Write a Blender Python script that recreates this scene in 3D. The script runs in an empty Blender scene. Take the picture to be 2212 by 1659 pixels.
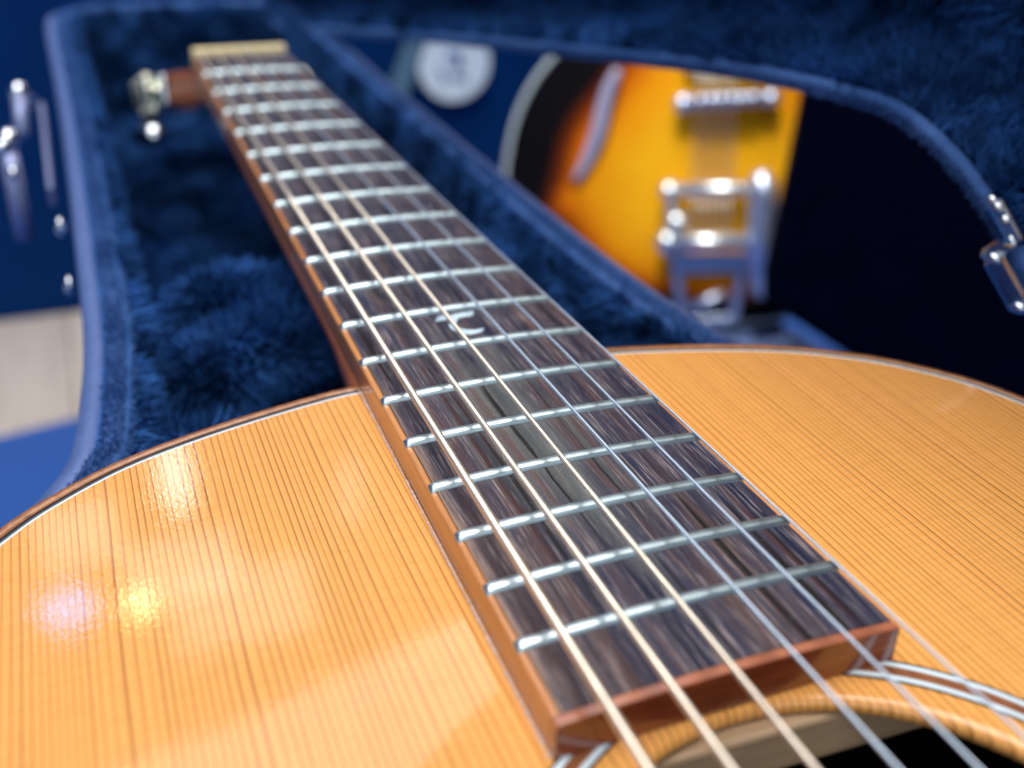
import bpy, bmesh, math, random
import numpy as np
from mathutils import Vector, Matrix
random.seed(4); rng = np.random.default_rng(4)
SC = bpy.context.scene
COL = SC.collection

# ------------------------------------------------------------------ camera
CAM_C = np.array([-0.07548909, -0.52578502, 0.10760292])
CAM_R = np.array([[0.92855752, -0.37019546, 0.02713411],
                  [0.1545306, 0.45200093, 0.87853028],
                  [-0.33749256, -0.81157285, 0.47691539]])   # rows: right, up, back
CAM_F = 1.04827922                                            # focal length / image width
cam = bpy.data.cameras.new('camera'); cam_o = bpy.data.objects.new('camera', cam); COL.objects.link(cam_o)
cam.sensor_width = 36.0; cam.sensor_fit = 'HORIZONTAL'; cam.lens = 36.0 * CAM_F
cam.clip_start = 0.01; cam.clip_end = 60
_m = Matrix.Identity(4)
for i in range(3):
    for j in range(3): _m[i][j] = CAM_R[j][i]
    _m[i][3] = CAM_C[i]
cam_o.matrix_world = _m
cam.dof.use_dof = True
cam.dof.focus_distance = 0.202
cam.dof.aperture_fstop = (cam.lens / 1000.0) / 0.0041
cam.dof.aperture_blades = 0
SC.camera = cam_o

# ------------------------------------------------------------------ world, lamps, exposure
W = bpy.data.worlds.new('World'); SC.world = W; W.use_nodes = True
bg = W.node_tree.nodes['Background']
bg.inputs['Color'].default_value = (0.14, 0.36, 0.95, 1); bg.inputs['Strength'].default_value = 0.22

def area(name, loc, aim, sx, sy, radiance, col, shape='RECTANGLE'):
    l = bpy.data.lights.new(name, 'AREA'); l.shape = shape; l.size = sx; l.size_y = sy
    A = sx * sy * (math.pi / 4 if shape in ('DISK', 'ELLIPSE') else 1)
    l.energy = radiance * math.pi * A; l.color = col
    o = bpy.data.objects.new(name, l); COL.objects.link(o); o.location = loc
    d = Vector(aim) - Vector(loc); o.rotation_euler = d.to_track_quat('-Z', 'Y').to_euler()
    return o
G0 = (-0.02, -0.38, 0)
area('ceiling_and_fill_light', (-0.05, -0.30, 1.95), (0.0, -0.3, 0), 2.0, 1.2, 7.3, (1.0, 0.96, 0.92))
area('ceiling_and_fill_light', (-1.0, -0.9, 1.9), (0.1, -0.3, 0), 1.0, 0.8, 2.5, (1.0, 0.94, 0.86))  # unseen fill, added to light the soundboard from the left, clear of the lid
area('front_fill_light', (-0.6, -3.2, 1.3), (0.1, 0, 0), 3.2, 1.8, 1.7, (0.92, 0.97, 1.0))  # unseen fill behind the camera, added for broad frontal light
area('ceiling_and_fill_light', (2.0, 1.75, 1.7), (0, -0.35, 0), 1.6, 1.2, 6.5, (1.0, 0.93, 0.84))  # unseen soft light, added to brighten the right side of the soundboard
_p = area('ceiling_and_fill_light', (0.26, 1.13, 1.75), (0, -0.35, 0), 1.7, 0.55, 3.0, (1.0, 0.86, 0.84)); _p.rotation_euler = (0, 0, math.radians(14))
area('ceiling_and_fill_light', (0.0, 1.98, 1.75), (0, -0.35, 0), 0.30, 0.16, 2.6, (1.0, 0.88, 0.86))
area('ceiling_and_fill_light', (0.13, 1.76, 1.75), (0, -0.35, 0), 0.36, 0.20, 2.4, (1.0, 0.88, 0.84))  # dim light added for a milky patch in the soundboard gloss
area('ceiling_and_fill_light', (-0.26, 2.22, 1.75), (0, -0.35, 0), 0.22, 0.18, 2.6, (1.0, 0.86, 0.84))  # another dim light, added for cloudy reflections on the soundboard
area('ceiling_spot_light', (-0.29, 1.83, 1.70), G0, 0.12, 0.10, 13, (0.0, 0.36, 1.0), 'ELLIPSE')
area('ceiling_spot_light', (-0.12, 1.79, 1.70), G0, 0.065, 0.07, 26, (1.0, 0.76, 0.34), 'ELLIPSE')
area('ceiling_spot_light', (0.03, 2.37, 1.70), G0, 0.09, 0.26, 8, (1.0, 0.97, 0.95), 'ELLIPSE')
area('ceiling_spot_light', (0.51, 2.11, 1.70), G0, 0.07, 0.22, 2.2, (1.0, 0.75, 0.75), 'ELLIPSE')
sp = bpy.data.lights.new('added_fill_spot', 'SPOT'); sp.energy = 150; sp.color = (1.0, 0.95, 0.86); sp.spot_size = math.radians(30); sp.spot_blend = 0.8; sp.shadow_soft_size = 0.05  # unseen spot, added to brighten the sunburst guitar
spo = bpy.data.objects.new('added_fill_spot', sp); COL.objects.link(spo); spo.location = (-0.25, -0.35, 1.9)
spo.rotation_euler = (Vector((0.42, 0.42, -0.15)) - spo.location).to_track_quat('-Z', 'Y').to_euler()
vs = SC.view_settings
vs.view_transform = 'Standard'; vs.look = 'None'; vs.exposure = 0.0; vs.gamma = 1.0; vs.use_curve_mapping = False
SC.cycles.use_denoising = True
SC.cycles.max_bounces = 8; SC.cycles.sample_clamp_indirect = 6.0

# ------------------------------------------------------------------ pixel -> place helpers (photo shown 2212 px wide)
def ray(px, py):
    k = CAM_F * 2212.0
    return CAM_R.T @ np.array([(px - 1106) / k, -(py - 829.5) / k, -1.0])
def at(px, py, axis, v):
    d = ray(px, py); return CAM_C + d * ((v - CAM_C[axis]) / d[axis])
def atz(px, py, z): return at(px, py, 2, z)
def aty(px, py, y): return at(px, py, 1, y)
def atx(px, py, x): return at(px, py, 0, x)
def atd(px, py, d): return CAM_C + ray(px, py) * d
def onplane(px, py, p0, n):
    d = ray(px, py); return CAM_C + d * (np.dot(np.array(p0) - CAM_C, n) / np.dot(d, n))

# ------------------------------------------------------------------ object helpers
def meta(o, label=None, cat=None, group=None, kind=None):
    if label: o['label'] = label
    if cat: o['category'] = cat
    if group: o['group'] = group
    if kind: o['kind'] = kind
    return o
def thing(name, loc, label, cat, group=None):
    o = bpy.data.objects.new(name, None); COL.objects.link(o); o.location = loc
    o.empty_display_size = 0.05
    return meta(o, label, cat, group)
def mesh(name, V, F, mats, parent=None, smooth=False, mi=None, recalc=False):
    me = bpy.data.meshes.new(name)
    me.from_pydata([tuple(map(float, v)) for v in V], [], [tuple(map(int, f)) for f in F])
    if not isinstance(mats, (list, tuple)): mats = [mats]
    for m in mats: me.materials.append(m)
    if mi is not None: me.polygons.foreach_set('material_index', np.array(mi, dtype=np.int32))
    if smooth: me.polygons.foreach_set('use_smooth', np.ones(len(me.polygons), dtype=bool))
    if recalc:
        bm = bmesh.new(); bm.from_mesh(me); bmesh.ops.recalc_face_normals(bm, faces=bm.faces); bm.to_mesh(me); bm.free()
    me.update()
    o = bpy.data.objects.new(name, me); COL.objects.link(o)
    adopt(o, parent)
    return o
def wloc(o):
    l = Vector(o.location)
    while o.parent: o = o.parent; l = l + Vector(o.location)
    return l
def adopt(o, parent):
    """mesh data is written in room coordinates; the child is shifted back by its parents' place"""
    if parent is not None:
        o.parent = parent; o.location = -wloc(parent)
def fast_tris(name, V, F, mat, parent=None):
    """big soups of triangles"""
    me = bpy.data.meshes.new(name)
    n = len(F)
    me.vertices.add(len(V)); me.vertices.foreach_set('co', np.asarray(V, np.float32).ravel())
    me.loops.add(n * 3); me.loops.foreach_set('vertex_index', np.asarray(F, np.int32).ravel())
    me.polygons.add(n); me.polygons.foreach_set('loop_start', np.arange(0, n * 3, 3, dtype=np.int32))
    me.materials.append(mat); me.update(calc_edges=True)
    o = bpy.data.objects.new(name, me); COL.objects.link(o); adopt(o, parent)
    return o

class MB:
    """collects simple solids in room coordinates"""
    def __init__(s): s.V = []; s.F = []; s.M = []
    def add(s, V, F, m=0):
        b = len(s.V); s.V += [tuple(map(float, v)) for v in V]; s.F += [tuple(i + b for i in f) for f in F]; s.M += [m] * len(F)
    def box(s, c, hx, hy, hz, ax=(1, 0, 0), ay=(0, 1, 0), az=(0, 0, 1), m=0):
        c = np.array(c, float); ax, ay, az = (np.array(a, float) for a in (ax, ay, az))
        V = [c + ax * hx * i + ay * hy * j + az * hz * k for k in (-1, 1) for j in (-1, 1) for i in (-1, 1)]
        s.add(V, [(0, 2, 3, 1), (4, 5, 7, 6), (0, 1, 5, 4), (2, 6, 7, 3), (0, 4, 6, 2), (1, 3, 7, 5)], m)
    def tube(s, P, r, n=10, m=0, cap=True):
        P = [np.array(p, float) for p in P]
        R = r if hasattr(r, '__len__') else [r] * len(P)
        T = [P[min(i + 1, len(P) - 1)] - P[max(i - 1, 0)] for i in range(len(P))]
        T = [t / (np.linalg.norm(t) + 1e-12) for t in T]
        up = np.array([0, 0, 1.0]) if abs(T[0][2]) < 0.9 else np.array([1.0, 0, 0])
        V = []; a = np.cross(T[0], up); a /= np.linalg.norm(a)
        for p, t, rr in zip(P, T, R):
            a = a - t * (a @ t); a /= np.linalg.norm(a); b = np.cross(t, a)
            V += [p + rr * (math.cos(2 * math.pi * k / n) * a + math.sin(2 * math.pi * k / n) * b) for k in range(n)]
        F = [(i * n + k, i * n + (k + 1) % n, (i + 1) * n + (k + 1) % n, (i + 1) * n + k) for i in range(len(P) - 1) for k in range(n)]
        if cap: F += [tuple(range(n - 1, -1, -1)), tuple((len(P) - 1) * n + k for k in range(n))]
        s.add(V, F, m)
    def ball(s, c, rx, ry=None, rz=None, nu=14, nv=9, m=0, ax=(1, 0, 0), ay=(0, 1, 0), az=(0, 0, 1)):
        ry = ry or rx; rz = rz or rx; c = np.array(c, float); ax, ay, az = (np.array(a, float) for a in (ax, ay, az))
        V = []
        for j in range(nv + 1):
            t = math.pi * j / nv
            for i in range(nu):
                p = 2 * math.pi * i / nu
                V.append(c + ax * rx * math.sin(t) * math.cos(p) + ay * ry * math.sin(t) * math.sin(p) + az * rz * math.cos(t))
        F = [(j * nu + i, (j + 1) * nu + i, (j + 1) * nu + (i + 1) % nu, j * nu + (i + 1) % nu) for j in range(nv) for i in range(nu)]
        s.add(V, F, m)
    def build(s, name, mats, parent=None, smooth=False, bevel=0, seg=2):
        o = mesh(name, s.V, s.F, mats, parent, smooth, s.M, recalc=True)
        if bevel:
            b = o.modifiers.new('bevel', 'BEVEL'); b.width = bevel; b.segments = seg; b.limit_method = 'ANGLE'; b.angle_limit = math.radians(40)
        return o

def spline(P, n):
    """Catmull-Rom through P, n samples evenly by length"""
    P = np.array(P, float); Q = np.vstack([2 * P[0] - P[1], P, 2 * P[-1] - P[-2]]); out = []
    for i in range(len(P) - 1):
        p0, p1, p2, p3 = Q[i:i + 4]
        for t in np.linspace(0, 1, 24, endpoint=False):
            out.append(0.5 * (2 * p1 + (p2 - p0) * t + (2 * p0 - 5 * p1 + 4 * p2 - p3) * t * t + (3 * p1 - p0 - 3 * p2 + p3) * t ** 3))
    out.append(P[-1]); out = np.array(out)
    s = np.concatenate([[0], np.cumsum(np.linalg.norm(np.diff(out, axis=0), axis=1))])
    q = np.linspace(0, s[-1], n)
    return np.stack([np.interp(q, s, out[:, k]) for k in range(out.shape[1])], 1)

def offset_loop(P, d):
    """outward offset of a closed counter-clockwise 2-D loop"""
    t = np.roll(P, -1, 0) - np.roll(P, 1, 0); t /= np.linalg.norm(t, axis=1)[:, None]
    return P + d * np.stack([t[:, 1], -t[:, 0]], 1)

# ------------------------------------------------------------------ materials
class NT:
    def __init__(s, name):
        s.m = bpy.data.materials.new(name); s.m.use_nodes = True; s.t = s.m.node_tree
        s.b = s.t.nodes['Principled BSDF']
    def node(s, ty, **kw):
        n = s.t.nodes.new(ty)
        for k, v in kw.items():
            if hasattr(n, k): setattr(n, k, v)
        return n
    def put(s, sock, v):
        if isinstance(v, bpy.types.NodeSocket): s.t.links.new(v, sock)
        else:
            if isinstance(v, (tuple, list)) and len(v) == 3 and sock.type == 'RGBA': v = (*v, 1)
            sock.default_value = v
    def coord(s, which='Object'): return s.node('ShaderNodeTexCoord').outputs[which]
    def sep(s, v):
        n = s.node('ShaderNodeSeparateXYZ'); s.put(n.inputs[0], v); return n.outputs
    def comb(s, x, y, z):
        n = s.node('ShaderNodeCombineXYZ')
        for i, v in enumerate((x, y, z)): s.put(n.inputs[i], v)
        return n.outputs[0]
    def math(s, op, a, b=0.0, c=0.0, clamp=False):
        n = s.node('ShaderNodeMath', operation=op, use_clamp=clamp)
        for i, v in enumerate((a, b, c)): s.put(n.inputs[i], v)
        return n.outputs[0]
    def scale(s, v, k):
        n = s.node('ShaderNodeVectorMath', operation='MULTIPLY'); s.put(n.inputs[0], v); s.put(n.inputs[1], k); return n.outputs[0]
    def noise(s, v, sc=1.0, det=2.0, rough=0.5, dist=0.0):
        n = s.node('ShaderNodeTexNoise'); s.put(n.inputs['Vector'], v)
        n.inputs['Scale'].default_value = sc; n.inputs['Detail'].default_value = det
        n.inputs['Roughness'].default_value = rough; n.inputs['Distortion'].default_value = dist
        return n.outputs['Fac']
    def vor(s, v, sc=1.0, feature='F1', out='Distance'):
        n = s.node('ShaderNodeTexVoronoi', feature=feature); s.put(n.inputs['Vector'], v); n.inputs['Scale'].default_value = sc
        return n.outputs[out]
    def ramp(s, f, stops, interp='LINEAR'):
        n = s.node('ShaderNodeValToRGB'); n.color_ramp.interpolation = interp; e = n.color_ramp.elements
        while len(e) < len(stops): e.new(0.5)
        for i, (p, c) in enumerate(stops):
            e[i].position = p; e[i].color = (*c, 1) if not isinstance(c, (int, float)) else (c, c, c, 1)
        s.put(n.inputs[0], f); return n.outputs[0]
    def mix(s, f, a, b, blend='MIX'):
        n = s.node('ShaderNodeMix', data_type='RGBA', blend_type=blend)
        s.put(n.inputs[0], f); s.put(n.inputs[6], a); s.put(n.inputs[7], b); return n.outputs[2]
    def bump(s, h, strength=0.3, dist=0.001, nrm=None):
        n = s.node('ShaderNodeBump'); n.inputs['Strength'].default_value = strength; n.inputs['Distance'].default_value = dist
        s.put(n.inputs['Height'], h)
        if nrm is not None: s.put(n.inputs['Normal'], nrm)
        return n.outputs[0]
    def set(s, **kw):
        names = dict(col='Base Color', rough='Roughness', metal='Metallic', coat='Coat Weight', coatr='Coat Roughness', spec='Specular IOR Level',
                     sheen='Sheen Weight', sheenr='Sheen Roughness', sheent='Sheen Tint', nrm='Normal', coatn='Coat Normal', ani='Anisotropic', sss='Subsurface Weight', alpha='Alpha', ior='IOR')
        for k, v in kw.items(): s.put(s.b.inputs[names[k]], v)
        return s.m

def simple(name, col, rough=0.5, metal=0.0, var=0.12, scale=60.0, bump=0.0, **kw):
    n = NT(name); v = n.coord()
    f = n.noise(v, scale, 4, 0.6)
    c = n.mix(f, tuple(x * (1 - var) for x in col), tuple(min(1, x * (1 + var)) for x in col))
    r = n.math('ADD', n.math('MULTIPLY', n.noise(v, scale * 2.3, 3), 0.16), rough - 0.08, clamp=True)
    n.set(col=c, rough=r, metal=metal, **kw)
    if bump: n.set(nrm=n.bump(n.noise(v, scale * 8, 3), bump, 0.0004))
    return n.m

def mat_spruce():
    n = NT('aged_spruce'); v = n.coord(); x, y, z = n.sep(v)
    wob = n.noise(n.scale(v, (26.0, 3.0, 0.0)), 1.0, 2.0)
    wob2 = n.noise(n.scale(v, (200.0, 22.0, 0.0)), 1.0, 2.0)
    spread = n.noise(n.scale(v, (55.0, 0.0, 0.0)), 1.0, 1.0)
    u = n.math('MULTIPLY', x, 690.0)
    u = n.math('ADD', u, n.math('MULTIPLY', wob, 3.0)); u = n.math('ADD', u, n.math('MULTIPLY', wob2, 0.35))
    u = n.math('ADD', u, n.math('MULTIPLY', spread, 5.0))
    fr = n.math('FRACT', u)
    idn = n.node('ShaderNodeTexWhiteNoise', noise_dimensions='1D'); n.put(idn.inputs['W'], n.math('FLOOR', u))
    line = n.ramp(fr, [(0.0, 0.25), (0.04, 0.05), (0.28, 0.0), (0.36, 0.0), (0.44, 0.30), (0.50, 0.05), (0.72, 0.22), (0.88, 1.0), (0.955, 0.9), (1.0, 0.25)])
    line = n.math('MULTIPLY', line, n.math('ADD', n.math('MULTIPLY', idn.outputs[0], 0.50), 0.55))
    brk = n.noise(n.scale(v, (300.0, 14.0, 0.0)), 1.0, 2.0)
    line = n.math('MULTIPLY', line, n.math('ADD', n.math('MULTIPLY', brk, 0.8), 0.62), clamp=True)
    fine = n.noise(n.scale(v, (2600.0, 130.0, 0.0)), 1.0, 2.0)
    silk = n.noise(n.scale(v, (140.0, 900.0, 0.0)), 1.0, 2.0)
    big = n.noise(v, 9.0, 2.0)
    base = n.mix(big, (0.73, 0.318, 0.072), (0.86, 0.405, 0.106))
    base = n.mix(n.math('MULTIPLY', fine, 0.40), base, (0.95, 0.50, 0.160))
    base = n.mix(n.math('MULTIPLY', n.ramp(silk, [(0.45, 0.0), (0.75, 1.0)]), 0.30), base, (0.60, 0.27, 0.07))
    c = n.mix(n.math('MULTIPLY', line, 0.95), base, (0.31, 0.108, 0.021))
    peel = n.noise(n.scale(v, (1500.0, 800.0, 0.0)), 1.0, 2.0, 0.55, 0.8)
    peel2 = n.noise(v, 60.0, 1.0)
    nr = n.bump(peel, 0.060, 0.00020); nr = n.bump(peel2, 0.008, 0.002, nr); nr = n.bump(line, 0.010, 0.00012, nr)
    return n.set(col=c, rough=0.42, coat=1.0, coatr=0.018, coatn=nr, spec=0.08, nrm=n.bump(line, 0.15, 0.0002))

def mat_rosewood():
    n = NT('dusty_rosewood'); v = n.coord(); x, y, z = n.sep(v)
    st1 = n.noise(n.scale(v, (170.0, 6.0, 0.0)), 1.0, 4.0, 0.6)
    st2 = n.noise(n.scale(v, (900.0, 20.0, 0.0)), 1.0, 3.0, 0.6)
    st3 = n.noise(n.scale(v, (2300.0, 62.0, 0.0)), 1.0, 3.0, 0.7)
    c = n.ramp(st1, [(0.32, (0.003, 0.009, 0.040)), (0.46, (0.014, 0.017, 0.044)), (0.55, (0.034, 0.027, 0.044)), (0.64, (0.085, 0.046, 0.040)), (0.78, (0.022, 0.022, 0.046))])
    c = n.mix(n.ramp(st2, [(0.44, 0.0), (0.66, 0.70)]), c, (0.062, 0.054, 0.074))
    c = n.mix(n.ramp(st3, [(0.53, 0.0), (0.67, 0.85)]), c, (0.31, 0.255, 0.245))
    c = n.mix(n.ramp(st3, [(0.28, 0.9), (0.42, 0.0)]), c, (0.005, 0.006, 0.014))
    # worn, greyish finger patches between the middle strings (12th to 17th fret)
    cx = n.math('DIVIDE', n.math('ADD', x, 0.0035), 0.0145); cy = n.math('DIVIDE', n.math('ADD', y, 0.362), 0.050)
    d = n.math('SQRT', n.math('ADD', n.math('MULTIPLY', cx, cx), n.math('MULTIPLY', cy, cy)))
    d = n.math('ADD', d, n.math('MULTIPLY', n.math('SUBTRACT', n.noise(n.scale(v, (240.0, 50.0, 0)), 1.0, 3), 0.5), 1.1))
    wear = n.ramp(d, [(0.30, 1.0), (1.15, 0.0)])
    gr = n.noise(v, 4200.0, 2.0); gr2 = n.noise(n.scale(v, (260.0, 14.0, 0.0)), 1.0, 2.0)
    wc = n.mix(n.ramp(gr, [(0.3, 0.0), (0.7, 1.0)]), (0.045, 0.055, 0.060), (0.25, 0.265, 0.23))
    wc = n.mix(n.ramp(gr2, [(0.40, 0.8), (0.56, 0.0)]), wc, (0.050, 0.052, 0.062))
    c = n.mix(n.math('MULTIPLY', wear, 0.72), c, wc)
    # long dark pores
    po = n.noise(n.scale(v, (420.0, 9.0, 3.0)), 1.0, 1.0)
    c = n.mix(n.ramp(po, [(0.655, 0.0), (0.685, 0.95)]), c, (0.010, 0.007, 0.007))
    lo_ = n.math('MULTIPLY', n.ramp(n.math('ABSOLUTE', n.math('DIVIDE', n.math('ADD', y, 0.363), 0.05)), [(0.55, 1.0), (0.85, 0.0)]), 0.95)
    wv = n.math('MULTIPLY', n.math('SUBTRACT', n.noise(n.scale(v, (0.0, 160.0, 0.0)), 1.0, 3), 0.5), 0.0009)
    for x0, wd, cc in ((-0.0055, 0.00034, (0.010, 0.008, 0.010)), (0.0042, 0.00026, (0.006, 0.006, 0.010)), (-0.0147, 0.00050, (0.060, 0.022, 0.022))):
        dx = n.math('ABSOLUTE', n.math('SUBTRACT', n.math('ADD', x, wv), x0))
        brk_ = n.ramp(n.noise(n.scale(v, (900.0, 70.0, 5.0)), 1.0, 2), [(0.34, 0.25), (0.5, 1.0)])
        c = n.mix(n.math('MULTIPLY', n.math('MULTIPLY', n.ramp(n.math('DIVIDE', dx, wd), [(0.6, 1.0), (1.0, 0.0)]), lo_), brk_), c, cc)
    rd = n.noise(n.scale(v, (330.0, 7.0, 8.0)), 1.0, 1.0)
    c = n.mix(n.ramp(rd, [(0.62, 0.0), (0.70, 0.6)]), c, (0.095, 0.038, 0.034))
    # pale scuffs along the bass edge of the near half
    ed = n.math('SUBTRACT', n.math('MULTIPLY', x, -1.0), n.math('SUBTRACT', 0.0215, n.math('MULTIPLY', y, 0.01637)))
    em = n.ramp(n.math('MULTIPLY', n.math('ADD', ed, 0.0046), 310.0), [(0.0, 0.0), (1.0, 1.0)])
    en = n.ramp(n.math('ADD', n.math('MULTIPLY', n.noise(n.scale(v, (900.0, 60.0, 0.0)), 1.0, 4.0, 0.65), 0.75), n.math('MULTIPLY', em, 0.42)), [(0.58, 0.0), (0.76, 0.6)])
    ey = n.ramp(n.math('MULTIPLY', n.math('ADD', y, 0.31), -14.0), [(0.0, 0.0), (1.0, 1.0)])
    c = n.mix(n.math('MULTIPLY', n.math('MULTIPLY', en, em), ey), c, (0.46, 0.30, 0.20))
    # dust
    du = n.vor(v, 620.0); c = n.mix(n.ramp(du, [(0.020, 0.8), (0.060, 0.0)]), c, (0.58, 0.62, 0.70))
    du = n.vor(v, 1500.0); c = n.mix(n.ramp(du, [(0.030, 0.5), (0.09, 0.0)]), c, (0.40, 0.41, 0.44))
    r = n.math('ADD', n.math('MULTIPLY', st2, 0.25), 0.36, clamp=True)
    h = n.math('ADD', n.math('MULTIPLY', st3, 0.7), n.math('MULTIPLY', st2, 0.5))
    return n.set(col=c, rough=r, spec=0.30, nrm=n.bump(h, 0.55, 0.0003))

def mat_wood(name, a, b, rough=0.3, coat=0.6, sc=(260.0, 14.0, 260.0), coatr=0.1):
    n = NT(name); v = n.coord()
    f = n.noise(n.scale(v, sc), 1.0, 4.0, 0.6); g = n.noise(n.scale(v, tuple(k * 5 for k in sc)), 1.0, 3.0, 0.6)
    c = n.mix(n.ramp(f, [(0.3, 0.0), (0.7, 1.0)]), a, b)
    c = n.mix(n.math('MULTIPLY', n.ramp(g, [(0.5, 0.0), (0.75, 1.0)]), 0.5), c, tuple(x * 0.5 for x in a))
    return n.set(col=c, rough=rough, coat=coat, coatr=coatr, nrm=n.bump(g, 0.12, 0.0003), coatn=n.bump(n.noise(v, 350.0, 2), 0.12, 0.0005))

def mat_metal(name, col, rough=0.2, scr=0.3):
    n = NT(name); v = n.coord()
    f = n.noise(n.scale(v, (300.0, 2600.0, 2600.0)), 1.0, 3.0)
    g = n.noise(v, 220.0, 3.0)
    c = n.mix(n.ramp(g, [(0.35, 0.0), (0.75, 0.7)]), col, tuple(x * 0.72 for x in col))
    r = n.math('ADD', n.math('MULTIPLY', g, 0.22), rough - 0.08, clamp=True)
    return n.set(col=c, rough=r, metal=1.0, nrm=n.bump(f, scr, 0.00012))

def mat_fibre(name, a, b, sheen=0.6, scale=900.0, patch=0.0):
    n = NT(name); v = n.coord()
    f = n.noise(v, scale, 2.0); g = n.noise(v, 45.0, 2.0)
    k = n.math('MULTIPLY', f, n.math('ADD', g, 0.5), clamp=True)
    if patch:      # crushed and brushed-up nap, with lit and dark contrast painted into the colour
        h = n.ramp(n.noise(v, 34.0, 3.0, 0.6, 0.8), [(0.36, 1.0 - patch), (0.62, 1.0)])
        k = n.math('MULTIPLY', k, h)
    c = n.mix(k, a, b)
    return n.set(col=c, rough=0.85, spec=0.04, sheen=sheen, sheenr=0.45, sheent=(0.06, 0.32, 1.0, 1))

M = {}
M['spruce'] = mat_spruce()
M['rosewood'] = mat_rosewood()
M['edge'] = mat_wood('orange_edge_wood', (0.46, 0.175, 0.045), (0.62, 0.27, 0.085), 0.32, 0.5)
M['edge_dark'] = mat_wood('red_brown_end_wood', (0.16, 0.030, 0.010), (0.30, 0.070, 0.022), 0.26, 0.9, (40.0, 200.0, 500.0))
M['edge_top'] = mat_wood('red_brown_top_wood', (0.33, 0.105, 0.052), (0.45, 0.165, 0.085), 0.38, 0.5, (120.0, 200.0, 200.0))
M['mahogany'] = mat_wood('neck_mahogany', (0.27, 0.075, 0.020), (0.40, 0.130, 0.038), 0.3, 0.7)
M['binding'] = mat_wood('binding_wood', (0.24, 0.085, 0.024), (0.46, 0.20, 0.065), 0.3, 0.8, (600.0, 600.0, 60.0))
M['side'] = mat_wood('body_side_wood', (0.20, 0.06, 0.02), (0.30, 0.10, 0.03), 0.3, 0.8, (20, 20, 300))
M['brace'] = mat_wood('brace_wood', (0.34, 0.22, 0.12), (0.48, 0.33, 0.19), 0.6, 0.0, (30.0, 300.0, 700.0))
M['white_line'] = simple('pale_purfling', (0.72, 0.86, 0.97), 0.3, coat=0.8)
M['black_line'] = simple('black_purfling', (0.010, 0.012, 0.016), 0.35, coat=0.5)
M['brown_line'] = mat_wood('rosette_brown_wood', (0.22, 0.075, 0.03), (0.34, 0.13, 0.055), 0.3, 0.8, (500, 500, 50))
_n = NT('nickel_fret'); _v = _n.coord()
_sc = _n.noise(_n.scale(_v, (60.0, 1400.0, 0.0)), 1.0, 1.0)
M['fret'] = _n.set(col=_n.mix(_sc, (0.56, 0.70, 0.73), (0.70, 0.84, 0.86)), rough=0.38, metal=1.0)
M['steel'] = mat_metal('plain_steel', (0.74, 0.88, 1.0), 0.46, 0.05)
M['bronze'] = mat_metal('bronze_winding', (1.0, 0.91, 0.75), 0.44, 0.05)
M['chrome'] = mat_metal('bright_chrome', (0.80, 0.86, 0.90), 0.10, 0.05)
M['worn_gold'] = mat_metal('pale_plated_gear', (0.90, 0.92, 0.74), 0.22, 0.1)
M['bone'] = simple('bone', (0.78, 0.66, 0.36), 0.4, sss=0.0)
M['pearl'] = simple('pearl_inlay', (0.62, 0.80, 0.95), 0.22, var=0.15, scale=300, coat=0.6)
M['cream'] = simple('cream_button', (0.80, 0.80, 0.66), 0.3, coat=0.6)
M['glue'] = simple('hazy_lacquer', (0.72, 0.52, 0.42), 0.35, coat=0.6, var=0.35, scale=700)
M['plush'] = mat_fibre('navy_plush', (0.0003, 0.005, 0.026), (0.060, 0.215, 0.66), 0.30, patch=0.86)
M['plush_base'] = mat_fibre('plush_backing', (0.0002, 0.004, 0.018), (0.001, 0.012, 0.05), 0.1)
M['felt'] = mat_fibre('rim_felt', (0.020, 0.062, 0.20), (0.12, 0.24, 0.54), 0.5, patch=0.6)
M['tolex'] = simple('navy_tolex', (0.012, 0.055, 0.20), 0.45, var=0.3, scale=900, bump=0.5)
M['valance'] = simple('grey_valance', (0.095, 0.155, 0.36), 0.45, metal=0.2, var=0.30, scale=200)
M['latch'] = simple('lavender_grey_latch', (0.26, 0.30, 0.50), 0.35, metal=0.35, var=0.1, scale=200)
M['dark_hole'] = simple('dark_interior_wood', (0.035, 0.022, 0.016), 0.8, var=0.4, scale=80)

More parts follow.
